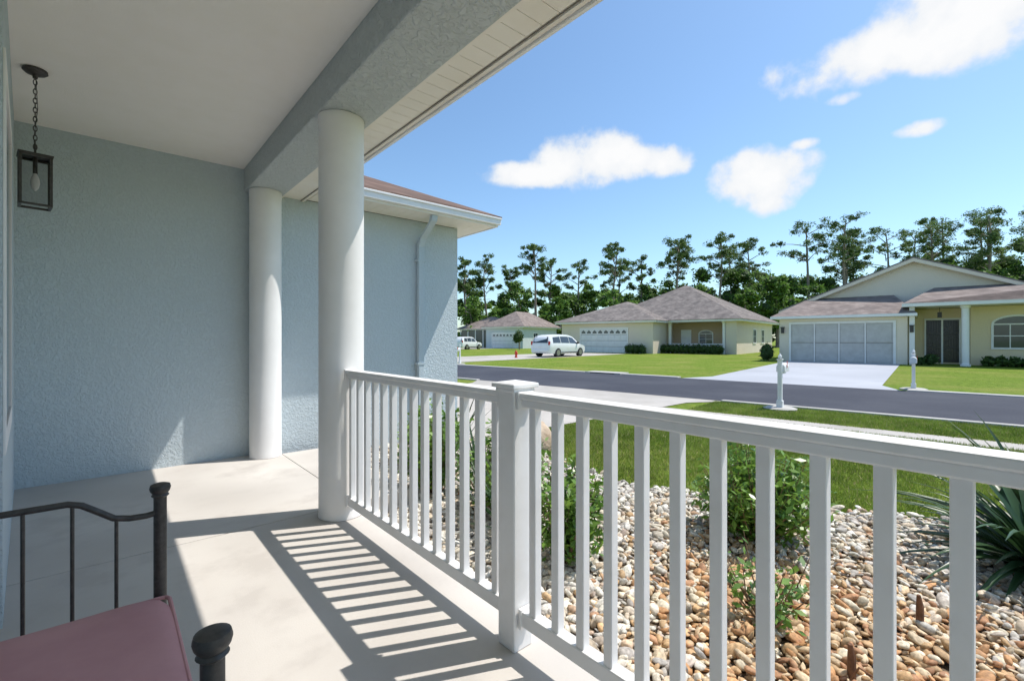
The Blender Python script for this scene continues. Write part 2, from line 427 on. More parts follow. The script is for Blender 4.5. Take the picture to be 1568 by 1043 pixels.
# ------------------------------------------------------------------ our house
H = empty('stucco_house')
p = Part('end_wall', M['wall'], H); p.box(-.9, 3.84, 5.6, 12.2, G-.1, 2.855); p.box(-.9,1.45,5.6,6.0,2.8551,3.4)
p.done()
p = Part('front_wall', M['wall'], H)
p.poly([(-.59,5.6,-.1),(-.345,2.95,-.1),(-.80,2.95,-.1),(-.80,5.6,-.1),(-.59,5.6,3.3),(-.345,2.95,3.3),(-.80,2.95,3.3),(-.80,5.6,3.3)],
       [(0,3,2,1),(4,5,6,7),(0,1,5,4),(1,2,6,5),(2,3,7,6),(3,0,4,7)])
p.box(-1.0,-.79,-3.5,2.94,-.1,3.3)
p.done()
def fwx(y): return -.59 + (5.6-y)*(.245/2.65)
p = Part('window_trim', M['white'], H)
for (ya, yb, za, zb) in [(2.97,3.10,.74,2.52),(4.1,4.2,.74,2.52),(3.10,4.1,.74,.84),(3.10,4.1,2.42,2.52)]:
    a0, a1 = fwx(ya), fwx(yb)
    t_ = .009
    p.poly([(a0+.001,ya,za),(a1+.001,yb,za),(a1+t_,yb,za),(a0+t_,ya,za),(a0+.001,ya,zb),(a1+.001,yb,zb),(a1+t_,yb,zb),(a0+t_,ya,zb)],
       [(0,3,2,1),(4,5,6,7),(0,1,5,4),(1,2,6,5),(2,3,7,6),(3,0,4,7)])
p.done()
p = Part('window_glass', M['glass'], H)
p.poly([(fwx(3.1)+.003,3.1,.84),(fwx(4.1)+.003,4.1,.84),(fwx(4.1)+.003,4.1,2.42),(fwx(3.1)+.003,3.1,2.42)],[(0,1,2,3)]); p.done()
p = Part('porch_ceiling', M['ceil'], H); p.box(-1.0,1.088,-3.5,5.598,3.06,3.1); p.done()
p = Part('porch_beam', M['beam'], H); p.box(1.09,1.45,-3.5,5.598,2.82,3.25); p.done(bevel=.012)
p = Part('porch_soffit', M['soffit'], H)
p.box(1.452,1.70,-3.5,5.598,2.845,2.86)
y = -3.5
p.box(1.452,1.475,-3.5,5.598,2.830,2.845)
while y < 5.5:
    p.box(1.476,1.655,y,y+.1165,2.838,2.8445); y += .12
p.box(1.673,1.70,-3.5,5.598,2.83,2.845)
p.done(bevel=.001)
p = Part('soffit_joint', M['groove'], H); p.box(1.6605,1.667,-3.5,5.598,2.8355,2.8375); p.done()
p = Part('porch_fascia', M['vinyl'], H); p.box(1.702,1.725,-3.5,5.13,2.815,2.98); p.box(1.70,1.765,-3.5,5.09,2.982,3.0); p.done(bevel=.003)
p = Part('porch_roof', M['shingle'], H)
p.poly([(1.78,-3.6,3.003),(1.78,5.06,3.003),(-4.2,5.06,5.4),(-4.2,-3.6,5.4),(1.78,-3.6,3.03),(1.78,5.06,3.03),(-4.2,5.06,5.43),(-4.2,-3.6,5.43)],
       [(0,3,2,1),(4,5,6,7),(0,1,5,4),(1,2,6,5),(2,3,7,6),(3,0,4,7)]); p.done()
p = Part('garage_soffit', M['soffit'], H)
p.box(1.73,4.19,5.14,5.598,2.862,2.88); p.box(3.842,4.19,5.6,12.6,2.862,2.88)
x = 1.74
while x < 4.1: p.box(x,x+.1165,5.16,5.58,2.856,2.8615); x += .12
p.done()
p = Part('garage_fascia', M['vinyl'], H); p.box(1.73,4.215,5.115,5.138,2.85,2.965); p.box(4.192,4.215,5.14,12.6,2.85,2.965)
p.box(1.78,4.225,5.06,5.113,2.875,2.955); p.done(bevel=.004)
p = Part('garage_gutter_lip', M['vinyl'], H); p.box(1.78,4.23,5.045,5.058,2.945,2.97); p.done(bevel=.003)
def hip(part, x0, x1, y0, y1, z, pitch, th=.03):
    w, d = x1-x0, y1-y0
    if w >= d:
        h = d/2*pitch; r0, r1 = (x0+d/2, (y0+y1)/2), (x1-d/2, (y0+y1)/2)
    else:
        h = w/2*pitch; r0, r1 = ((x0+x1)/2, y0+w/2), ((x0+x1)/2, y1-w/2)
    v = [(x0,y0,z),(x1,y0,z),(x1,y1,z),(x0,y1,z),(x0,y0,z+th),(x1,y0,z+th),(x1,y1,z+th),(x0,y1,z+th),(r0[0],r0[1],z+th+h),(r1[0],r1[1],z+th+h)]
    f = [(3,2,1,0),(0,1,5,4),(1,2,6,5),(2,3,7,6),(3,0,4,7)]
    if w >= d: f += [(4,5,9,8),(5,6,9),(6,7,8,9),(7,4,8)]
    else: f += [(4,5,8),(5,6,9,8),(6,7,9),(7,4,8,9)]
    part.poly(v, f)
p = Part('garage_roof', M['shingle'], H)
z0 = 2.995; pt = .45; yr = 8.885; hr_ = (yr-5.07)*pt
p.poly([(1.47,5.07,z0),(4.25,5.07,z0),(4.25-3.815,yr,z0+hr_),(-9,yr,z0+hr_),(-9,6.0,z0+.93*pt),(1.47,6.0,z0+.93*pt),(4.25,12.7,z0),(-9,12.7,z0),
        (1.47,5.07,z0-.025),(4.25,5.07,z0-.025),(4.25,12.7,z0-.025)],
       [(0,1,2,5),(5,2,3,4),(1,6,2),(6,7,3,2),(0,8,9,1),(1,9,10,6)])
p.done()
p = Part('downspout', M['wall2'], H)
def recttube(part, pts, hx, hy):
    b = len(part.v)
    for q in pts:
        for sx, sy in ((-1,-1),(1,-1),(1,1),(-1,1)):
            part.v.append((q[0]+sx*hx, q[1]+sy*hy, q[2]))
    for i in range(len(pts)-1):
        for k in range(4):
            part.f.append((b+i*4+k, b+i*4+(k+1)%4, b+(i+1)*4+(k+1)%4, b+(i+1)*4+k))
    part.f.append((b,b+1,b+2,b+3)); e0 = b+4*(len(pts)-1); part.f.append((e0,e0+1,e0+2,e0+3))
recttube(p, [(3.18,5.17,2.85),(3.18,5.19,2.78),(3.20,5.50,2.60),(3.20,5.555,2.50),(3.20,5.555,.10),(3.20,5.50,-.02),(3.20,5.36,-.08)], .043, .034)
p.done(bevel=.008)
p = Part('downspout_straps', M['wall2'], H); p.box(3.14,3.26,5.515,5.597,2.3,2.33); p.box(3.14,3.26,5.515,5.597,.9,.93); p.done()

def column(x, y):
    p = Part('porch_column', M['white'])
    p.lathe(x, y, [(.150,0),(.156,.004),(.156,.02),(.153,.03),(.153,2.74),(.156,2.75),(.156,2.815),(.15,2.819)], 48)
    p.done(smooth=True, angle=30)
column(1.256, 3.29); column(1.262, 5.437)

RX = 1.26
R = empty('porch_railing')
p = Part('top_rail', M['vinyl'], R)
for a, b2 in ((1.475, 3.145), (-.9, 1.365)):
    p.box(RX-.038, RX+.038, a, b2, 1.010, 1.036)
    p.box(RX-.026, RX+.026, a, b2, .978, 1.011)
p.done(bevel=.006)
p = Part('bottom_rail', M['vinyl'], R)
for a, b2 in ((1.475, 3.15), (-.9, 1.365)):
    p.box(RX-.024, RX+.024, a, b2, .105, .165)
p.done(bevel=.005)
p = Part('balusters', M['vinyl'], R)
y = .098 - .1203*7
while y < 1.38:
    p.box(RX-.0175, RX+.0175, y-.0175, y+.0175, .16, .98); y += .1203
y = 1.42+.118
while y < 3.12:
    p.box(RX-.0175, RX+.0175, y-.0175, y+.0175, .16, .98); y += .1203
p.done(bevel=.003)
p = Part('post', M['vinyl'], R)
p.box(RX-.05, RX+.05, 1.37, 1.47, 0, 1.045); p.box(RX-.05, RX+.05, -1.0, -.9, 0, 1.045)
p.done(bevel=.006)
p = Part('post_cap', M['vinyl'], R)
for yc in (1.42, -.95):
    p.box(RX-.058, RX+.058, yc-.058, yc+.058, 1.035, 1.051)
    p.box(RX-.07, RX+.07, yc-.07, yc+.07, 1.052, 1.070)
    b0 = [(RX-.066,yc-.066),(RX+.066,yc-.066),(RX+.066,yc+.066),(RX-.066,yc+.066)]
    p.poly([(x,y,1.071) for x,y in b0]+[(RX,yc,1.082)], [(0,3,2,1),(0,1,4),(1,2,4),(2,3,4),(3,0,4)])
p.done(bevel=.004)
p = Part('rail_brackets', M['vinyl'], R)
for yy in (1.475, 3.128, 1.352): p.box(RX-.032,RX+.032,yy,yy+.014,.095,.175); p.box(RX-.043,RX+.043,yy,yy+.014,.97,1.04)
p.done(bevel=.003)

# hanging lantern
L = empty('hanging_lantern', (-.372, 4.45, 0), math.radians(8))
p = Part('canopy', M['iron'], L); p.lathe(0,0,[(.062,3.058),(.064,3.045),(.05,3.032),(.015,3.022),(.012,3.0)],24); p.done(smooth=True)
p = Part('chain', M['iron'], L)
z = 2.99
k = 0
while z > 2.55:
    pts = []
    for j in range(13):
        a = 2*math.pi*j/12
        u, w = .009*math.cos(a), .020*math.sin(a)
        pts.append((u if k%2==0 else 0, 0 if k%2==0 else u, z-.016+w))
    p.tube(pts, .0028, 6, cap=False); z -= .031; k += 1
p.tube([(0,0,2.56),(0,0,2.49)], .006, 8)
p.tube([(.004,.006,3.0),(.012,.004,2.8),(-.006,.008,2.6),(0,0,2.5)], .002, 6)
p.done(smooth=True)
p = Part('cage', M['iron'], L)
w = .072; t = .007
for sx in (-1,1):
    for sy in (-1,1): p.box(sx*w-t,sx*w+t,sy*w-t,sy*w+t,2.14,2.47)
for zz in (2.135, 2.458):
    p.box(-w-t,w+t,-w-t,-w+t,zz,zz+.014); p.box(-w-t,w+t,w-t,w+t,zz,zz+.014)
    p.box(-w-t,-w+t,-w+t,w-t,zz,zz+.014); p.box(w-t,w+t,-w+t,w-t,zz,zz+.014)
p.box(-.084,.084,-.084,.084,2.4725,2.480)
p.tube([(0,0,2.47),(0,0,2.36)], .012, 10)
p.done()
p = Part('glass_panes', M['clear'], L)
for s in (-1,1):
    p.box(-w+t,w-t,s*w-.001,s*w+.001,2.15,2.457); p.box(s*w-.001,s*w+.001,-w+t,w-t,2.15,2.457)
p.done()
p = Part('bulb', M['white'], L); p.lathe(0,0,[(.008,2.36),(.02,2.33),(.024,2.30),(.018,2.265),(.004,2.245)],14); p.done(smooth=True)

# patio loveseat
S = empty('patio_loveseat')
p = Part('frame', M['iron'], S)
for yy in (1.862, .868):
    p.tube([(.125,yy,0),(.125,yy,.755)], .0175, 16)
    p.lathe(.125, yy, [(.018,.742),(.024,.748),(.020,.754),(.026,.762),(.0285,.772),(.026,.782),(.016,.786)], 20)
    p.tube([(.12,yy,.694),(.09,yy,.690),(.05,yy,.692),(.012,yy,.702),(-.03,yy,.735),(-.06,yy,.758),(-.09,yy,.768),(-.22,yy,.769),(-.42,yy,.765)], .0095, 10)
    for xx in (.018,-.08,-.18,-.28,-.37): p.tube([(xx,yy,.40),(xx,yy,.70 if xx > 0 else .765)], .005, 8)
    p.tube([(.125,yy,.40),(-.45,yy,.40)], .012, 10)
    p.tube([(-.45,yy,0),(-.45,yy,.45),(-.50,yy,.98)], .0165, 14)
    p.lathe(-.50, yy, [(.018,.97),(.026,.98),(.022,.99),(.028,1.0),(.016,1.012)], 16)
for (xx,zz,r) in ((.125,.40,.012),(-.45,.40,.012),(-.493,.92,.012),(-.455,.50,.009)):
    p.tube([(xx,.868,zz),(xx,1.862,zz)], r, 10)
yy = .95
while yy < 1.83: p.tube([(-.455,yy,.50),(-.493,yy,.92)], .005, 8); yy += .09
p.done(smooth=True)
def cushion():
    nx_, ny_ = 28, 40
    x0,x1,y0,y1 = -.43,.148,.895,1.838
    V = []; F = []
    for side in (1,-1):
        for j in range(ny_+1):
            for i in range(nx_+1):
                u = i/nx_*2-1; v = j/ny_*2-1
                cr = (1-abs(u)**5)*(1-abs(v)**7)
                k = 1-.02*(abs(u)**8*abs(v)**8)*4
                zc = .428; th = .028*cr**.45 + .008*cr
                V.append(((x0+x1)/2+(x1-x0)/2*u*k, (y0+y1)/2+(y1-y0)/2*v*k, zc+side*th + (.0035*math.sin(u*5+v*4)*cr if side>0 else 0)))
    N = (nx_+1)*(ny_+1)
    for s in (0,1):
        for j in range(ny_):
            for i in range(nx_):
                a = s*N + j*(nx_+1)+i
                q = (a,a+1,a+nx_+2,a+nx_+1)
                F.append(q if s==0 else q[::-1])
    big_mesh('seat_cushion', V, F, M['rose'], S, smooth=True)
cushion()
p = Part('cushion_piping', M['rose'], S)
p.tube([(-.42,1.836,.428),(.12,1.836,.428),(.138,1.832,.428),(.146,1.815,.428),(.146,.92,.428),(.14,.90,.428),(.12,.896,.428),(-.42,.896,.428)], .006, 8); p.done(smooth=True)

# ------------------------------------------------------------------ neighbour houses
def window(par, x0, x1, z0, z1, y, arch=False, cols=2, rows=2, axis='y', fr=.09):
    def mp(part, a0,a1,d0,d1,c0,c1):
        if axis == 'y': part.box(a0,a1,y-d1,y-d0,c0,c1)
        else: part.box(y+d0,y+d1,a0,a1,c0,c1)
    fp = Part('window_frame', M['white'], par); gp = Part('window_pane', M['glass'], par)
    mp(fp,x0-fr,x1+fr,.003,.06,z0-fr,z0); mp(fp,x0-fr,x0,.003,.06,z0,z1); mp(fp,x1,x1+fr,.003,.06,z0,z1)
    if not arch: mp(fp,x0-fr,x1+fr,.003,.06,z1,z1+fr)
    mp(gp,x0,x1,.002,.02,z0,z1)
    for i in range(1,cols): c = x0+(x1-x0)*i/cols; mp(fp,c-.02,c+.02,.022,.045,z0,z1)
    for i in range(1,rows): c = z0+(z1-z0)*i/rows; mp(fp,x0,x1,.022,.046,c-.02,c+.02)
    if arch:
        cx, r, n = (x0+x1)/2, (x1-x0)/2, 14
        k = .45
        arc = [(cx+r*math.cos(math.pi*i/n), z1+r*k*math.sin(math.pi*i/n)) for i in range(n+1)]
        arco = [(cx+(r+fr)*math.cos(math.pi*i/n), z1+(r*k+fr)*math.sin(math.pi*i/n)) for i in range(n+1)]
        gp.prism(arc, y-.02, y-.002)
        for i in range(n): fp.prism([arc[i],arc[i+1],arco[i+1],arco[i]], y-.06, y-.003)
        mp(fp,x0,x1,.022,.047,z1-.03,z1+.03)
    fp.done(); gp.done()

def garage_door(par, x0, x1, z0, z1, y, mat, cols=8, rows=4, lites=False):
    p = Part('garage_door', mat, par); p.box(x0,x1,y-.02,y-.003,z0,z1)
    cw, rh = (x1-x0)/cols, (z1-z0)/rows
    for r in range(rows):
        for c in range(cols):
            p.box(x0+c*cw+.06,x0+(c+1)*cw-.06,y-.045,y-.021,z0+r*rh+.07,z0+(r+1)*rh-.07)
    p.done(bevel=.01)
    g = Part('door_joints', M['groove'], par)
    for r in range(1,rows): g.box(x0,x1,y-.023,y-.0205,z0+r*rh-.012,z0+r*rh+.012)
    g.done()
    if lites:
        g = Part('door_lites', M['glass'], par)
        for c in range(cols):
            g.prism([(x0+c*cw+.1,z1-rh+.14),(x0+(c+1)*cw-.1,z1-rh+.14),(x0+(c+1)*cw-.1,z1-rh+.30),(x0+(c+.5)*cw,z1-.12),(x0+c*cw+.1,z1-rh+.30)], y-.052, y-.046)
        g.done()
    f = Part('door_trim', M['white'], par)
    f.box(x0-.12,x0-.003,y-.06,y-.004,z0,z1+.12); f.box(x1+.003,x1+.12,y-.06,y-.004,z0,z1+.12); f.box(x0-.003,x1+.003,y-.06,y-.004,z1+.004,z1+.12)
    f.done()

A = empty('yellow_stucco_house', (0,0,G), RZ_ST)
p = Part('main_walls', M['creamG'], A)
p.prism([(-7.1,0),(5.9,0),(5.9,3.35),(-.6,6.02),(-7.1,3.35)], 36.2, 50); p.done()
p = Part('garage_walls', M['creamG'], A); p.box(-6.95,-.8,33,36.19,0,2.62); p.done()
p = Part('entry_walls', M['cream'], A); p.box(-.79,1.7,35.3,36.19,0,3.1); p.box(1.7,7.0,34.4,36.19,0,3.1); p.done()
p = Part('main_roof', M['shingleA'], A)
for s in (-1, 1):
    xe = -.6 + s*7.0
    v = [(-.6,35.85,6.10),(xe,35.85,3.22),(xe,50.3,3.22),(-.6,50.3,6.10)]
    p.poly(v+[(a,b,c+.12) for a,b,c in v], [(0,1,2,3),(4,7,6,5),(0,4,5,1),(1,5,6,2),(2,6,7,3),(3,7,4,0)])
p.done()
p = Part('rake_trim', M['creamG'], A)
for s in (-1, 1):
    xe = -.6 + s*7.0
    v = [(-.6,5.93),(xe,3.05),(xe,3.25),(-.6,6.13)]
    p.prism(v, 35.80, 35.845)
p.done()
p = Part('garage_roof', M['shingleA'], A)
v = [(-7.35,32.5,2.78),(-.4,32.5,2.78),(-1.5,36.19,4.05),(-5.9,36.19,4.05),(-7.35,36.19,2.78),(-.4,36.19,2.78)]
p.poly(v, [(0,1,2,3),(0,3,4),(1,5,2),(0,4,5,1)]); p.done()
p = Part('garage_eave', M['white'], A); p.box(-7.36,-.39,32.48,36.18,2.63,2.775); p.done()
p = Part('porch_roof', M['shingleA'], A)
v = [(-1.0,32.6,3.30),(7.6,32.6,3.30),(7.6,36.19,4.35),(.3,36.19,4.35),(-1.0,36.19,3.30)]
p.poly(v, [(0,1,2,3),(0,3,4),(0,4,2,1)]); p.done()
p = Part('porch_eave', M['white'], A); p.box(-1.02,7.62,32.58,36.18,3.12,3.295); p.done()
p = Part('entry_columns', M['white'], A)
p.lathe(1.45, 33.0, [(.2,0),(.2,.1),(.15,.12),(.15,2.95),(.2,3.0),(.2,3.115)], 20)
p.box(-.72,-.5,32.9,33.15,0,3.115)
p.done(smooth=True)
garage_door(A, -6.3, -1.4, 0.02, 2.3, 33, M['screen'], cols=4, rows=2)
p = Part('screen_rails', M['white'], A)
for xx in (-5.075,-3.85,-2.625): p.box(xx-.03,xx+.03,32.935,32.953,.02,2.3)
p.done()
p = Part('front_doors', M['doorglass'], A); p.box(-.05,.58,35.25,35.297,.1,2.45); p.box(.66,1.3,35.25,35.297,.1,2.45); p.done()
p = Part('door_grilles', M['iron'], A)
for x0 in (-.05,.66):
    for k in range(6): p.box(x0+.05+k*.105,x0+.062+k*.105,35.235,35.249,.15,2.4)
    for zz in (.15,.9,1.6,2.38): p.box(x0+.01,x0+.62,35.23,35.2345,zz,zz+.04)
p.done()
p = Part('door_frame', M['white'], A); p.box(-.12,-.05,35.22,35.298,0,2.55); p.box(.58,.66,35.22,35.298,0,2.45); p.box(1.3,1.38,35.22,35.298,0,2.55); p.box(-.05,1.3,35.22,35.298,2.451,2.55); p.done()
window(A, 2.55, 4.3, .95, 2.15, 34.4, arch=True, cols=3, rows=2)
for xl in (-.62, -6.75):
    p = Part('wall_lamp', M['iron'], A); p.box(xl-.08,xl+.08,32.82,32.96,1.75,2.1); p.box(xl-.11,xl+.11,32.79,32.99,2.1,2.14); p.done()
p = Part('porch_pendant', M['iron'], A); p.tube([(.5,34.2,3.1),(.5,34.2,2.85)],.012,6); p.box(.41,.59,34.1,34.28,2.55,2.85); p.done()

B = empty('beige_stucco_house', (42.24,17.76,G), math.radians(-81.2))
p = Part('main_walls', M['beige'], B)
p.box(-14,-6.51,0,15,0,3.0); p.box(-6.5,0,2.2,15,0,3.0); p.box(-.9,0,0,2.19,0,3.0); p.done()
p = Part('entry_wall', M['tan'], B); p.box(-6.5,-.9,2.1,2.195,0,3.0); p.done()
p = Part('garage_walls', M['beige'], B); p.box(-16.7,-6.5,-3,-.01,0,2.94); p.box(-16.7,-14.01,0,8,0,2.94); p.done()
p = Part('main_eave', M['white'], B); p.box(-14.5,.6,-.5,15.6,3.002,3.17); p.done()
p = Part('garage_eave', M['white'], B); p.box(-17.2,-6.0,-3.6,8.4,2.95,2.999); p.box(-17.2,-6.0,-3.6,-.51,2.9995,3.12); p.box(-17.2,-14.51,-.51,8.4,2.9995,3.12); p.done()
p = Part('main_roof', M['shingleB'], B); hip(p, -14.6,.68,-.58,15.68,3.175,.54); p.done()
p = Part('garage_roof', M['shingleB'], B); hip(p, -17.3,-5.9,-3.7,8.5,3.125,.40); p.done()
p = Part('porch_columns', M['white'], B)
for cx in (-6.1,-1.1): p.lathe(cx,.15,[(.2,0),(.2,.1),(.15,.12),(.15,2.8),(.2,2.85),(.2,3.0)],18)
p.done(smooth=True)
p = Part('porch_railing', M['white'], B); p.box(-6.0,-1.2,.12,.18,.88,.95); p.box(-6.0,-1.2,.12,.18,.12,.18)
xx = -5.95
while xx < -1.2: p.box(xx,xx+.04,.13,.17,.18,.88); xx += .16
p.done()
p = Part('porch_slab', M['drive'], B); p.box(-6.5,-.9,0,2.1,0,.1); p.done()
garage_door(B, -14.3, -9.1, .02, 2.4, -3, M['gdoor'], cols=8, rows=4, lites=True)
window(B, -3.9, -2.7, .8, 1.9, 2.1, arch=True, cols=2)
p = Part('front_door', M['white'], B); p.box(-5.7,-4.7,2.03,2.098,.1,2.3); p.done()
window(B, 6.0, 7.1, 1.0, 2.3, 0.0, axis='x'); window(B, 9.6, 10.7, 1.0, 2.3, 0.0, axis='x')

Cc = empty('pale_blue_house', (44.6,48.6,G), math.radians(-74.2))
p = Part('walls', M['paleblue'], Cc); p.box(-6.5,0,0,10.4,0,3.0); p.box(-13,-6.51,3,10.4,0,2.8); p.done()
p = Part('eave', M['white'], Cc); p.box(-7,.5,-.5,10.9,3.002,3.17); p.box(-13.6,-7.01,1.6,10.9,2.81,2.95); p.done()
p = Part('roof', M['shingleA'], Cc); hip(p, -7.1,.6,-.6,11,3.175,.62); hip(p, -13.8,-5.5,1.5,11,2.955,.5); p.done()
garage_door(Cc, -5.3,-.5,.02,2.2,0,M['gdoor'],lites=True)
p = Part('screen_room', M['glass'], Cc); p.box(-12.8,-6.8,1.9,1.95,.3,2.78); p.done()
p = Part('screen_frames', M['white'], Cc)
for xx in (-13,-11.5,-10,-8.5,-7.0): p.box(xx,xx+.15,1.8,1.9,0,2.8)
p.done()
window(Cc, 3,4.2,1,2.2,0.0,axis='x')

# ------------------------------------------------------------------ foliage tools
def leaf_quads(Cn, size, aspect=.5, upbias=.4):
    n = len(Cn)
    N = rng.normal(size=(n,3)); N[:,2] = np.abs(N[:,2]) + upbias; N /= np.linalg.norm(N,axis=1)[:,None]
    A_ = rng.normal(size=(n,3)); A_ -= N*(A_*N).sum(1)[:,None]; A_ /= np.linalg.norm(A_,axis=1)[:,None]
    B_ = np.cross(N, A_)
    s = (size*rng.uniform(.6,1.3,n))[:,None]
    V = np.stack([Cn-A_*s, Cn+B_*s*aspect, Cn+A_*s, Cn-B_*s*aspect],1)
    return V.reshape(-1,3)
def clump_pts(c, r, n, inner=.45):
    d = rng.normal(size=(n,3)); d /= np.linalg.norm(d,axis=1)[:,None]
    rad = rng.uniform(inner,1.08,n)**.6
    rad *= 1 + .18*np.sin(d[:,0]*5+c[0]) * np.sin(d[:,1]*6+c[1]*2) + .12*np.sin(d[:,2]*9+c[2])
    return np.array(c) + d*rad[:,None]*np.array(r)
def inner_blobs(cl, k, mat, name, par):  # adds solid cores inside leaf clumps to stop light coming through
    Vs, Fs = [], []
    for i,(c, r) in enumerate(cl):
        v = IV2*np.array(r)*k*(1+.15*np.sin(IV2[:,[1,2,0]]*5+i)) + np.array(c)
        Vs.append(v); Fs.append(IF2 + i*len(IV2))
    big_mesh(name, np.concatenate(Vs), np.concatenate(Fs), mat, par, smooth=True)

Fx, Fy, Rx_, Ry_ = .6587, .7524, .7524, -.6587
def site(l, d): return (Rx_*l + Fx*d, Ry_*l + Fy*d)

def pine(x, y, h, par, lean=0):
    """tall slash pine: long bare trunk, open crown of needle tufts on visible limbs"""
    top = Vector((x+lean, y, G+h*.95)); base = Vector((x, y, G-.2))
    n = 8
    pts = []
    wob = random.uniform(.15,.55)
    for i in range(n):
        f = i/(n-1); q = base.lerp(top, f); q.x += math.sin(f*4+x)*wob*f; q.y += math.cos(f*5+y)*wob*f
        pts.append(q)
    r0 = .013*h+.07
    par.tube(pts, [r0*(1-f*.78) for f in np.linspace(0,1,n)], 8)
    cl = []
    f0 = random.uniform(.56,.72)
    nb = random.randint(11, 16)
    Rm = h*random.uniform(.12,.175)
    for i in range(nb):
        f = f0 + (1-f0)*(i+random.random())/nb
        q = base.lerp(top, min(f,1))
        a = i*2.4 + random.uniform(-.7,.7)
        g = (f-f0)/(1-f0)
        prof = math.sqrt(max(.04, 1-((g-.40)/.68)**2))
        rr = Rm*prof*random.uniform(.45,1.2)
        rise = random.uniform(.2,1.3)
        c = q + Vector((math.cos(a)*rr, math.sin(a)*rr, rise))
        par.tube([q - Vector((0,0,.5)), q.lerp(c,.55)+Vector((0,0,-.1)), c], [.09,.06,.025], 5)
        s = random.uniform(.6,1.1)*h/20
        cl.append(((c.x,c.y,c.z), (1.15*s,1.15*s,.72*s)))
        for kk in range(2):
            gg = random.uniform(.5,1.15); c2 = q.lerp(c, gg)
            j = Vector((random.gauss(0,.55),random.gauss(0,.55),random.gauss(.2,.4)))*s
            s2 = s*random.uniform(.45,.8)
            cl.append((tuple(c2+j), (1.0*s2,1.0*s2,.7*s2)))
    cl.append(((top.x,top.y,top.z+.2),(.9*h/20,.9*h/20,.7*h/20)))
    # a few dead stubs below the crown
    for k in range(4):
        f = random.uniform(.38,f0); q = base.lerp(top,f); a = random.uniform(0,6.28)
        par.tube([q, q+Vector((math.cos(a)*.8, math.sin(a)*.8, .15))], [.04,.012], 4)
    return cl
def broad(x, y, h, par):
    cl = []
    par.tube([(x,y,G-.2),(x+.2,y,G+h*.35),(x,y+.2,G+h*.7)], [.3,.22,.1], 7)
    R0 = h*.25
    for i in range(18):
        zf = random.uniform(.10,1.0); a = random.uniform(0,2*math.pi)
        rr = R0*math.sqrt(max(0.05,1-((zf-.5)/.62)**2))*random.uniform(.3,1)
        s = random.uniform(.55,1.1)*h/14
        cl.append(((x+math.cos(a)*rr, y+math.sin(a)*rr, G+h*zf-.9*s), (1.7*s,1.7*s,1.3*s)))
    return cl

pines = [(-7.7,80,15.2),(-4.4,84,16.0),(4.3,78,17.3),(7.0,86,15.8),(17.6,80,18.0),(24.2,86,16.5),(28.4,80,19.0),(36.2,81,20.1),
         (41.9,88,19.2),(51.9,81,22.3),(57.9,80,23.2),(63.3,88,20.4),(73.6,81,22.3),(77.8,89,22.4),(82.6,80,24.0),(88.6,87,24.8),
         (92,78,26.6),(98,86,27.4),(106,84,26),(-16,84,16),(47,91,21),(68,92,23),(13,91,17),(33,92,19),(86,92,26),
         (70,86,22),(-1,88,15),(20.5,90,17.5),(61,84,21.5),(95,92,28)]
for (l, d, h) in pines:
    x, y = site(l, d)
    e = empty('pine_tree')
    tr = Part('trunk', M['bark'], e)
    cl = pine(x, y, h, tr, random.uniform(-1.2,1.2)); tr.done(smooth=True)
    P = np.concatenate([clump_pts(c, r, 95, .1) for c, r in cl])
    V = leaf_quads(P, .21, .38)
    big_mesh('crown', V, np.arange(len(V)).reshape(-1,4), M['pine'], e)
e = empty('distant_tree_mass')
tr = Part('trunks', M['bark'], e)
cl = []
def topline(l):
    return float(np.interp(l, [-40,-8,0,10,25,40,50,60,80,100,130], [12.5,12.2,11.4,12,12.6,14.4,15.4,16,17.5,19,19]))
l = -22
while l < 118:
    for d in (77, 85, 93):
        ll = l + random.uniform(-1.7,1.7)
        h = topline(ll)*random.uniform(.74,1.10)*d/85*(1.0 if d > 80 else .80)
        x, y = site(ll*d/85, d + random.uniform(-2,2))
        cl += broad(x, y, h, tr)
    l += 4.6
tr.done()
P = np.concatenate([clump_pts(c, r, 110) for c, r in cl])
V = leaf_quads(P, .30, .5)
big_mesh('foliage', V, np.arange(len(V)).reshape(-1,4), M['oak'], e)
inner_blobs(cl, .58, M['dark'], 'light_blocking_core', e)  # added dark cores, no real leaves; they block light between crowns

def round_bush(name, x, y, rx, h, n=700, size=.07, mat=None, z0=G):
    e = empty(name, (x,y,z0))
    cl = []
    for i in range(7):
        a = random.uniform(0,6.28); rr = rx*random.uniform(.1,.5)
        cl.append(((math.cos(a)*rr, math.sin(a)*rr, h*random.uniform(.35,.62)), (rx*.55,rx*.55,h*.38)))
    P = np.concatenate([clump_pts(c, r, n//7) for c, r in cl])
    V = leaf_quads(P, size, .55)
    big_mesh('leaves', V, np.arange(len(V)).reshape(-1,4), mat or M['shrubD'], e)
    inner_blobs(cl, .8, M['dark'], 'light_blocking_fill', e)  # added dark cores inside the bush that block light, not leaves
    s = Part('stem', M['stem'], e); s.tube([(0,0,-.05),(0,0,h*.5)], [.03,.02], 6); s.done()
    return e
def frame_pt(e, x, y):
    m = Matrix.Rotation(e.rotation_euler[2], 3, 'Z')
    return (m @ Vector((x,y,0)) + e.location)
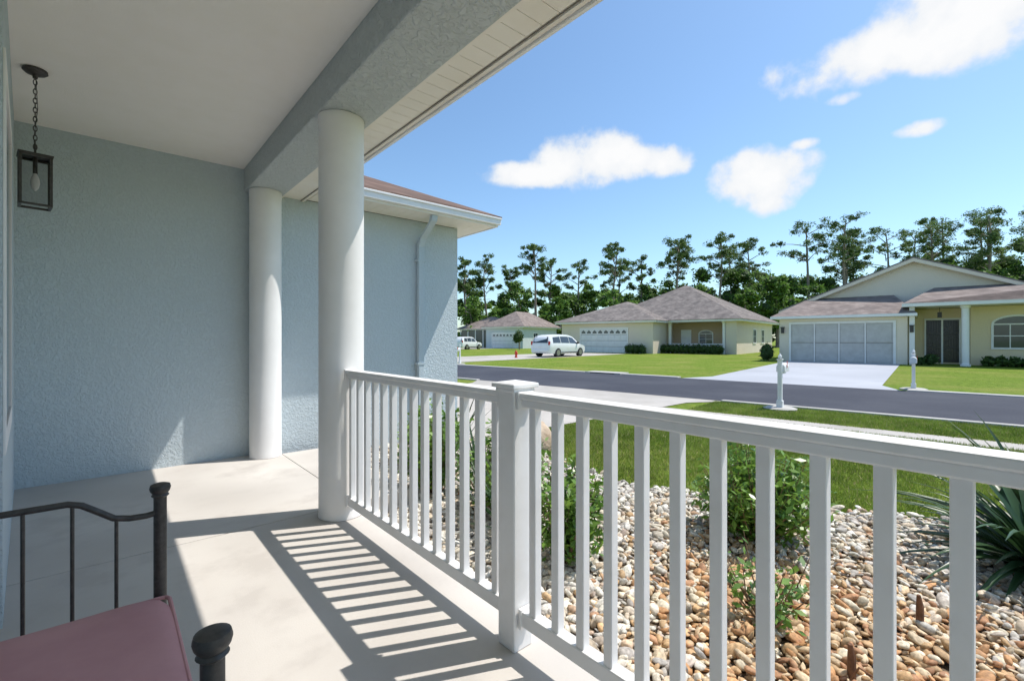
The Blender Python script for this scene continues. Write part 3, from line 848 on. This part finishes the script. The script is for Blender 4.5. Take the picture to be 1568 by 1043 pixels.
def hedge(name, par, x0, x1, y, h, depth=.8, size=.09):
    e = empty(name, (0,0,0))
    cl = []
    n = max(2, int((x1-x0)/.45))
    for i in range(n+1):
        q = frame_pt(par, x0+(x1-x0)*i/n, y+random.uniform(-.1,.1))
        cl.append(((q.x,q.y,G+h*random.uniform(.42,.52)), (.42,depth*.5,h*.5)))
    P = np.concatenate([clump_pts(c, r, 260) for c, r in cl])
    V = leaf_quads(P, size, .55)
    big_mesh('leaves', V, np.arange(len(V)).reshape(-1,4), M['shrubD'], e)
    inner_blobs(cl, .82, M['dark'], 'light_blocking_fill', e)  # same added light-blocking cores within the hedge
hedge('clipped_hedge', B, -6.8, -1.2, -1.0, .85)
hedge('clipped_hedge', B, -8.6, -7.2, -3.8, .9)
hedge('clipped_hedge', A, 2.3, 6.5, 33.6, .5, .5)
for (px_, py_, r_, h_) in ((-7.45,32.6,.55,1.15),(.1,33.0,.35,.6),(-.3,32.6,.3,.45),(6.2,33.5,.5,.7)):
    q = frame_pt(A, px_, py_); round_bush('round_shrub', q.x, q.y, r_, h_)
q = site(.95, 60); e = round_bush('topiary_tree', q[0], q[1], 1.0, 1.8, n=1600, size=.1, z0=G+.75)
s = Part('trunk', M['bark'], e); s.tube([(0,0,-.85),(0,0,.4)], .09, 8); s.done()

# ------------------------------------------------------------------ garden plants close to the porch
def leafy_shrub(name, x, y, rx, h, nst=26, nleaf=34, size=.032, mat=None, sparse=False):
    e = empty(name, (x,y,G))
    st = Part('stems', M['stem'], e); L_ = []
    for i in range(nst):
        a = random.uniform(0,6.28); rr = rx*math.sqrt(random.random())
        hh = h*random.uniform(.55,1.0)*(1-.35*(rr/rx)**2)
        tip = Vector((math.cos(a)*rr, math.sin(a)*rr, hh))
        mid = Vector((tip.x*.6+random.uniform(-.03,.03), tip.y*.6+random.uniform(-.03,.03), hh*.5))
        st.tube([(random.uniform(-.02,.02),random.uniform(-.02,.02),-.01), mid, tip], [.006,.004,.0015], 5)
        for k in range(nleaf):
            f = random.uniform(.22,1.03)
            q = mid.lerp(tip,(f-.5)*2) if f > .5 else Vector((0,0,0)).lerp(mid,f*2)
            sp = .045 if not sparse else .03
            L_.append((q.x+random.gauss(0,sp), q.y+random.gauss(0,sp), q.z+random.gauss(0,sp*.6)))
    st.done()
    V = leaf_quads(np.array(L_), size, .42, .7)
    V[:,2] = np.maximum(V[:,2], .01)
    big_mesh('leaves', V, np.arange(len(V)).reshape(-1,4), mat or M['shrub'], e)
    return e
leafy_shrub('garden_shrub', 3.37, 1.28, .42, .76, 90, 46)
leafy_shrub('garden_shrub', 2.40, .86, .28, .50, 14, 18, .028, sparse=True)
leafy_shrub('garden_shrub', 2.12, 1.92, .26, .80, 40, 40, .032)
leafy_shrub('garden_shrub', 2.3, 2.75, .34, .85, 50, 42, .034)
leafy_shrub('garden_shrub', 2.2, 3.55, .34, .92, 50, 42, .034)
leafy_shrub('garden_shrub', 2.7, 4.4, .38, .8, 40, 40, .036)

def spiky(name, x, y, n, Lmin, Lmax, w, z0=G, curl=.6, up=.5):
    e = empty(name, (x,y,z0))
    Vs, Fs = [], []; b = 0
    for i in range(n):
        a = random.uniform(0,6.28); Ln = random.uniform(Lmin,Lmax); el = random.uniform(up*.4, 1.35)
        d = Vector((math.cos(a),math.sin(a),0)); side = Vector((-math.sin(a),math.cos(a),0))
        pos = Vector((0,0,.02)); ang = el; seg = 7
        for k in range(seg+1):
            f = k/seg; ww = w*(.5+1.2*f if f < .4 else 1.0*(1-f)/.6)*.5 + .0008
            Vs += [tuple(pos - side*ww + Vector((0,0,ww*.5))), tuple(pos), tuple(pos + side*ww + Vector((0,0,ww*.5)))]
            if k < seg:
                for j in (0,1): Fs.append((b+j, b+j+1, b+j+4, b+j+3))
            b += 3
            pos = pos + (d*math.cos(ang) + Vector((0,0,1))*math.sin(ang))*(Ln/seg); ang -= curl/seg*random.uniform(.7,1.5)
    Vs = np.array(Vs); Vs[:,2] = np.maximum(Vs[:,2], .03)
    big_mesh('fronds', Vs, Fs, M['spiky'], e, smooth=True)
    s = Part('crown_base', M['stem'], e); s.lathe(0,0,[(.05,-.03),(.06,.02),(.04,.07),(.01,.1)],10); s.done(smooth=True)
    return e
spiky('spiky_palm', 4.12, .0, 130, .45, .95, .055, curl=.9)
spiky('spiky_palm', 4.7, .0, 60, .5, 1.1, .045, up=1.0)
spiky('spiky_plant', 2.1, 2.35, 30, .5, .9, .028, up=1.4, curl=.35)
spiky('spiky_plant', 2.45, 3.2, 30, .6, 1.0, .03, up=1.4, curl=.35)
spiky('spiky_plant', 3.3, 4.75, 26, .5, .9, .03, up=1.2, curl=.4)

def boulder(x, y, r, h):
    p = IV3.copy()
    for _ in range(7):
        q = rng.normal(size=3); q /= np.linalg.norm(q); p *= (1+rng.uniform(-.14,.14)*np.tanh(3*(IV3@q)))[:,None]
    p *= np.array((r, r*.7, h)); p += np.array((x,y,G+h*.5))
    big_mesh('garden_boulder', p, IF3, M['boulder'], smooth=True)
boulder(4.05, 4.1, .2, .24); boulder(4.5, 4.65, .16, .18); boulder(3.55,3.9,.12,.12)
for (x,y,h) in ((2.93,.375,.17),(2.27,.50,.16)):
    p = Part('garden_stake', M['rust'])
    p.tube([(x,y,G-.03),(x+.004,y,G+h*.7),(x,y+.004,G+h)], [.017,.015,.008], 8); p.done(smooth=True)
p = Part('irrigation_hose', M['rust'])
p.tube([(2.22,.5,G+.03),(2.2,.46,G+.12),(2.16,.40,G+.13),(2.12,.36,G+.04),(2.05,.3,G+.03)], .004, 6); p.done(smooth=True)

def mailbox(U, V, side):
    e = empty('mailbox', uv(U, V, G), RZ_ST)
    p = Part('post', M['vinyl'], e)
    p.box(-.038,.038,-.038,.038,0,1.0); p.box(-.055,.055,-.055,.055,0,.18)
    p.box(-.052,.052,-.052,.052,.98,1.0); p.lathe(0,0,[(.02,1.0),(.036,1.03),(.036,1.06),(.015,1.09),(.004,1.12)],12)
    y0, y1 = (.04,.42) if side > 0 else (-.42,-.04)
    p.box(-.022,.022,y0,y1,.70,.74)
    p.done(bevel=.006)
    b = Part('box', M['vinyl'], e)
    out = [(-.075,.742),(.075,.742),(.075,.84)] + [(.075*math.cos(math.pi*i/8), .84+.065*math.sin(math.pi*i/8)) for i in range(1,8)] + [(-.075,.84)]
    b.prism(out, y0-.02 if side<0 else y0, y1+.02 if side>0 else y1); b.done(bevel=.004)
    r = Part('base_ring', M['curb'], e); r.lathe(0,0,[(.30,-.02),(.30,.03),(.24,.05),(.02,.05)],16); r.done(smooth=True)
    f = Part('flag', M['red'], e); f.box(.076,.082,(y0+y1)/2-.02,(y0+y1)/2+.02,.82,.95); f.done()
mailbox(10.35, 2.17, 1); mailbox(16.8, .28, -1); mailbox(17.0, 19.2, -1)

hx = site(.3, 34)
e = empty('fire_hydrant', (hx[0],hx[1],G))
p = Part('barrel', M['red'], e); p.lathe(0,0,[(.12,0),(.12,.05),(.08,.07),(.08,.38),(.10,.40),(.10,.43),(.08,.47),(.04,.52),(.02,.56)],16)
p.tube([(-.15,0,.32),(.15,0,.32)],.038,10); p.tube([(0,-.14,.28),(0,0,.28)],.048,10); p.done(smooth=True)

def car(name, loc, rz, van=True):
    e = empty(name, loc, rz)
    if van: st = [(-2.50,.44,.90,.94,.84,.80),(-2.47,.32,1.00,1.10,.92,.80),(-2.34,.28,1.03,1.42,.95,.74),(-2.18,.27,1.03,1.58,.97,.72),(-1.8,.25,1.03,1.67,.98,.73),(-.7,.24,1.02,1.72,.99,.75),(.2,.24,1.00,1.69,.99,.74),(.7,.24,.99,1.58,.99,.72),(1.2,.25,.97,1.30,.98,.74),(1.62,.26,.94,1.03,.97,.78),(2.0,.28,.87,.94,.94,.76),(2.3,.31,.76,.84,.89,.70),(2.45,.36,.64,.72,.80,.64),(2.50,.42,.56,.60,.70,.58)]
    else: st = [(-2.3,.42,.9,.95,.85,.8),(-2.28,.32,.98,1.05,.9,.84),(-2.0,.28,.99,1.55,.92,.70),(-1.7,.28,1.0,1.64,.92,.70),(0,.26,.98,1.66,.93,.72),(.4,.26,.97,1.58,.93,.70),(1.15,.26,.96,1.02,.92,.74),(1.9,.3,.88,.93,.88,.72),(2.25,.36,.7,.75,.8,.66)]
    p = Part('body', M['car'], e)
    n = 10
    for (x, zb, zl, zr, hw, hr) in st:
        ring = [(-hw*.93,zb),(-hw,(zb+zl)*.5),(-hw*.985,zl),(-hr,zr-.03),(-hr*.6,zr+.02),(hr*.6,zr+.02),(hr,zr-.03),(hw*.985,zl),(hw,(zb+zl)*.5),(hw*.93,zb)]
        p.v += [(x,a,c) for a,c in ring]
    for i in range(len(st)-1):
        for k in range(n): p.f.append((i*n+k,i*n+(k+1)%n,(i+1)*n+(k+1)%n,(i+1)*n+k))
    p.f.append(tuple(range(n))); p.f.append(tuple(range((len(st)-1)*n,len(st)*n)))
    p.done(smooth=True, angle=45)
    X = np.array([s[0] for s in st])
    def at(x): return [float(np.interp(x, X, [s[k] for s in st])) for k in range(1,6)]
    g = Part('windows', M['glass'], e)
    def side(x0, x1, x0t, x1t, s):
        q = []
        for x, fz in ((x0,.08),(x1,.08),(x1t,.84),(x0t,.84)):
            zb, zl, zr, hw, hr = at(x)
            zr2 = zr-.03
            z = zl + (zr2-zl)*fz; yv = hw*.985 + (hr-hw*.985)*fz
            q.append((x, s*(yv+.014), z))
        g.poly(q, [(0,1,2,3)])
    sides = ((-2.1,-1.15,-1.98,-1.15),(-1.08,-.02,-1.08,-.02),(.05,1.15,.05,.62)) if van else ((-1.9,-1.2,-1.75,-1.2),(-1.12,-.3,-1.12,-.3),(-.22,.75,-.22,.4))
    for s in (-1,1):
        for q in sides: side(*q, s)
    if van:
        g.poly([(-2.49,-.70,1.08),(-2.49,.70,1.08),(-2.36,.66,1.40),(-2.24,.6,1.54),(-2.24,-.6,1.54),(-2.36,-.66,1.40)],[(0,1,2,3,4,5)])
        g.poly([(1.60,-.74,1.07),(1.60,.74,1.07),(1.22,.68,1.325),(.74,.64,1.59),(.74,-.64,1.59),(1.22,-.68,1.325)],[(0,1,2,5),(5,2,3,4)])
    else:
        g.poly([(-2.27,-.7,1.08),(-2.27,.7,1.08),(-2.03,.6,1.5),(-2.03,-.6,1.5)],[(0,1,2,3)])
        g.poly([(1.12,-.68,1.06),(1.12,.68,1.06),(.48,.6,1.54),(.48,-.6,1.54)],[(0,1,2,3)])
    g.done()
    w = Part('tyres', M['tyre'], e); al = Part('wheels', M['alloy'], e)
    for xx in ((-1.5,1.5) if van else (-1.4,1.35)):
        for s in (-1,1):
            w.tube([(xx,s*.75,.34),(xx,s*1.0,.34)], .34, 24); al.tube([(xx,s*.99,.34),(xx,s*1.01,.34)], .22, 16)
    w.done(smooth=True); al.done(smooth=True)
    t = Part('tail_lights', M['tail'], e)
    xb = st[0][0]
    for s in (-1,1): t.box(xb-.005,xb+.1,s*.84-.07,s*.84+.07,.92,1.2)
    t.done(bevel=.01)
    bm_ = Part('bumpers', M['car'], e); bm_.box(xb-.06,xb+.1,-.82,.82,.4,.60); bm_.box(st[-1][0]-.12,st[-1][0]+.02,-.64,.64,.36,.52); bm_.done(bevel=.03)
    pl = Part('plate', M['gdoor'], e); pl.box(xb-.02,xb-.005,-.16,.16,.70,.84); pl.done()
    tr = Part('trim', M['tyre'], e); tr.box(-1.1,1.1,-1.0,-.985,.30,.37); tr.box(-1.1,1.1,.985,1.0,.30,.37)
    for s in (-1,1): tr.box(1.0,1.12,s*1.03-.08,s*1.03+.08,1.0,1.14)
    tr.done()
    return e
car('minivan', uv(30.0, 21.9, G+.012), math.atan2(ny, nx), True)
q = site(-6.0, 62)
car('parked_car', (q[0],q[1],G), math.atan2(ny,nx)+.2, False)

# ------------------------------------------------------------------ light + sky
S_ = Vector((.5, -.235, 1.0)).normalized()
sl = bpy.data.lights.new('sun', 'SUN'); sl.energy = 5.0; sl.angle = math.radians(.5); sl.color = (1, .95, .88)
so = bpy.data.objects.new('sun', sl); so.rotation_euler = S_.to_track_quat('Z','Y').to_euler(); so.location = (20,-10,40); link(so)
w = bpy.data.worlds.new('World'); scene.world = w; w.use_nodes = True
T = NT(w.node_tree); bg = w.node_tree.nodes['Background']; bg.inputs['Strength'].default_value = .15
sky = T.n('ShaderNodeTexSky', sky_type='NISHITA'); sky.sun_disc = False
sky.sun_elevation = math.asin(S_.z); sky.sun_rotation = math.atan2(S_.x, S_.y)
sky.altitude = 0; sky.air_density = 1.0; sky.dust_density = .7; sky.ozone_density = 1.1
tint = T.n('ShaderNodeVectorMath', operation='MULTIPLY'); T.l(sky.outputs[0], tint.inputs[0]); tint.inputs[1].default_value = (1.03, 1.22, 1.30)
tc = T.n('ShaderNodeTexCoord'); D = tc.outputs['Generated']
wn = T.n('ShaderNodeTexNoise', i_Scale=11.0, i_Detail=8, i_Roughness=.56); T.l(D, wn.inputs['Vector'])
field = None
clouds = [(43.5,19.6,6.4,1.7,1.1),(50.8,20.9,7.2,3.4,1.15),(56.8,20.2,5.4,2.3,1.1),
          (69.8,17.2,4.9,2.9,1.1),(70.5,14.4,2.8,1.8,.6),(73.3,19.6,1.7,.8,.6),
          (79.0,25.9,8.0,2.9,1.15),(75.0,24.9,4.2,1.5,1.05),(86.5,26.8,7.0,4.6,1.1),(90,29,6,3,.9),(88.5,23.9,5.5,.9,.7),
          (82.8,18.9,2.2,.9,1.0),(76.9,23.0,1.9,.8,.8),(91,16.5,1.6,1.1,.9)]
for (az, el, hw, hh, wt) in clouds:
    a, e_ = math.radians(az), math.radians(el)
    c = Vector((math.sin(a)*math.cos(e_), math.cos(a)*math.cos(e_), math.sin(e_)))
    e1 = Vector((math.cos(a), -math.sin(a), 0)); e2 = c.cross(e1).normalized()
    if e2.z < 0: e2 = -e2
    e1 = e1/math.tan(math.radians(hw)); e2 = e2/math.tan(math.radians(hh))
    dots = []
    for vv in (c, e1, e2):
        dn = T.n('ShaderNodeVectorMath', operation='DOT_PRODUCT'); T.l(D, dn.inputs[0]); dn.inputs[1].default_value = vv; dots.append(dn.outputs['Value'])
    mc = T.n('ShaderNodeMath', operation='MAXIMUM', i_1=.05); T.l(dots[0], mc.inputs[0])
    us = []
    for q in dots[1:]:
        dv = T.n('ShaderNodeMath', operation='DIVIDE'); T.l(q, dv.inputs[0]); T.l(mc.outputs[0], dv.inputs[1])
        sq = T.n('ShaderNodeMath', operation='MULTIPLY'); T.l(dv.outputs[0], sq.inputs[0]); T.l(dv.outputs[0], sq.inputs[1]); us.append(sq.outputs[0])
    sm = T.n('ShaderNodeMath', operation='ADD'); T.l(us[0], sm.inputs[0]); T.l(us[1], sm.inputs[1])
    fl = T.n('ShaderNodeMath', operation='SUBTRACT', i_0=wt); T.l(sm.outputs[0], fl.inputs[1])
    if field is None: field = fl.outputs[0]
    else:
        mm = T.n('ShaderNodeMath', operation='SMOOTH_MAX', i_2=.3); T.l(field, mm.inputs[0]); T.l(fl.outputs[0], mm.inputs[1]); field = mm.outputs[0]
nz = T.n('ShaderNodeMapRange', i_1=.25, i_2=.75, i_3=-.8, i_4=.68); nz.clamp = False; T.l(wn.outputs[0], nz.inputs[0])
den = T.n('ShaderNodeMath', operation='ADD'); T.l(field, den.inputs[0]); T.l(nz.outputs[0], den.inputs[1])
mask = T.n('ShaderNodeMapRange', i_1=-.05, i_2=.75, i_4=.98, interpolation_type='SMOOTHSTEP'); T.l(den.outputs[0], mask.inputs[0])
shade = T.n('ShaderNodeMapRange', i_1=.3, i_2=1.1); T.l(den.outputs[0], shade.inputs[0])
cc = T.n('ShaderNodeMix', data_type='RGBA'); cc.inputs[6].default_value = (5.6,5.85,6.15,1); cc.inputs[7].default_value = (6.6,6.6,6.6,1)
T.l(shade.outputs[0], cc.inputs[0])
mx = T.n('ShaderNodeMix', data_type='RGBA'); T.l(mask.outputs[0], mx.inputs[0]); T.l(tint.outputs[0], mx.inputs[6]); T.l(cc.outputs[2], mx.inputs[7])
T.l(mx.outputs[2], bg.inputs['Color'])

scene.view_settings.view_transform = 'Standard'
scene.view_settings.look = 'None'
scene.view_settings.exposure = 0

# ------------------------------------------------------------------ camera
cd = bpy.data.cameras.new('camera'); cd.sensor_width = 36; cd.lens = 16.2; cd.clip_start = .05; cd.clip_end = 2000; cd.shift_y = -.0016
co = bpy.data.objects.new('camera', cd); co.location = (0, 0, 1.25); co.rotation_euler = (math.radians(90), 0, math.radians(-41.2)); link(co)
scene.camera = co
print('rocks', nrock)
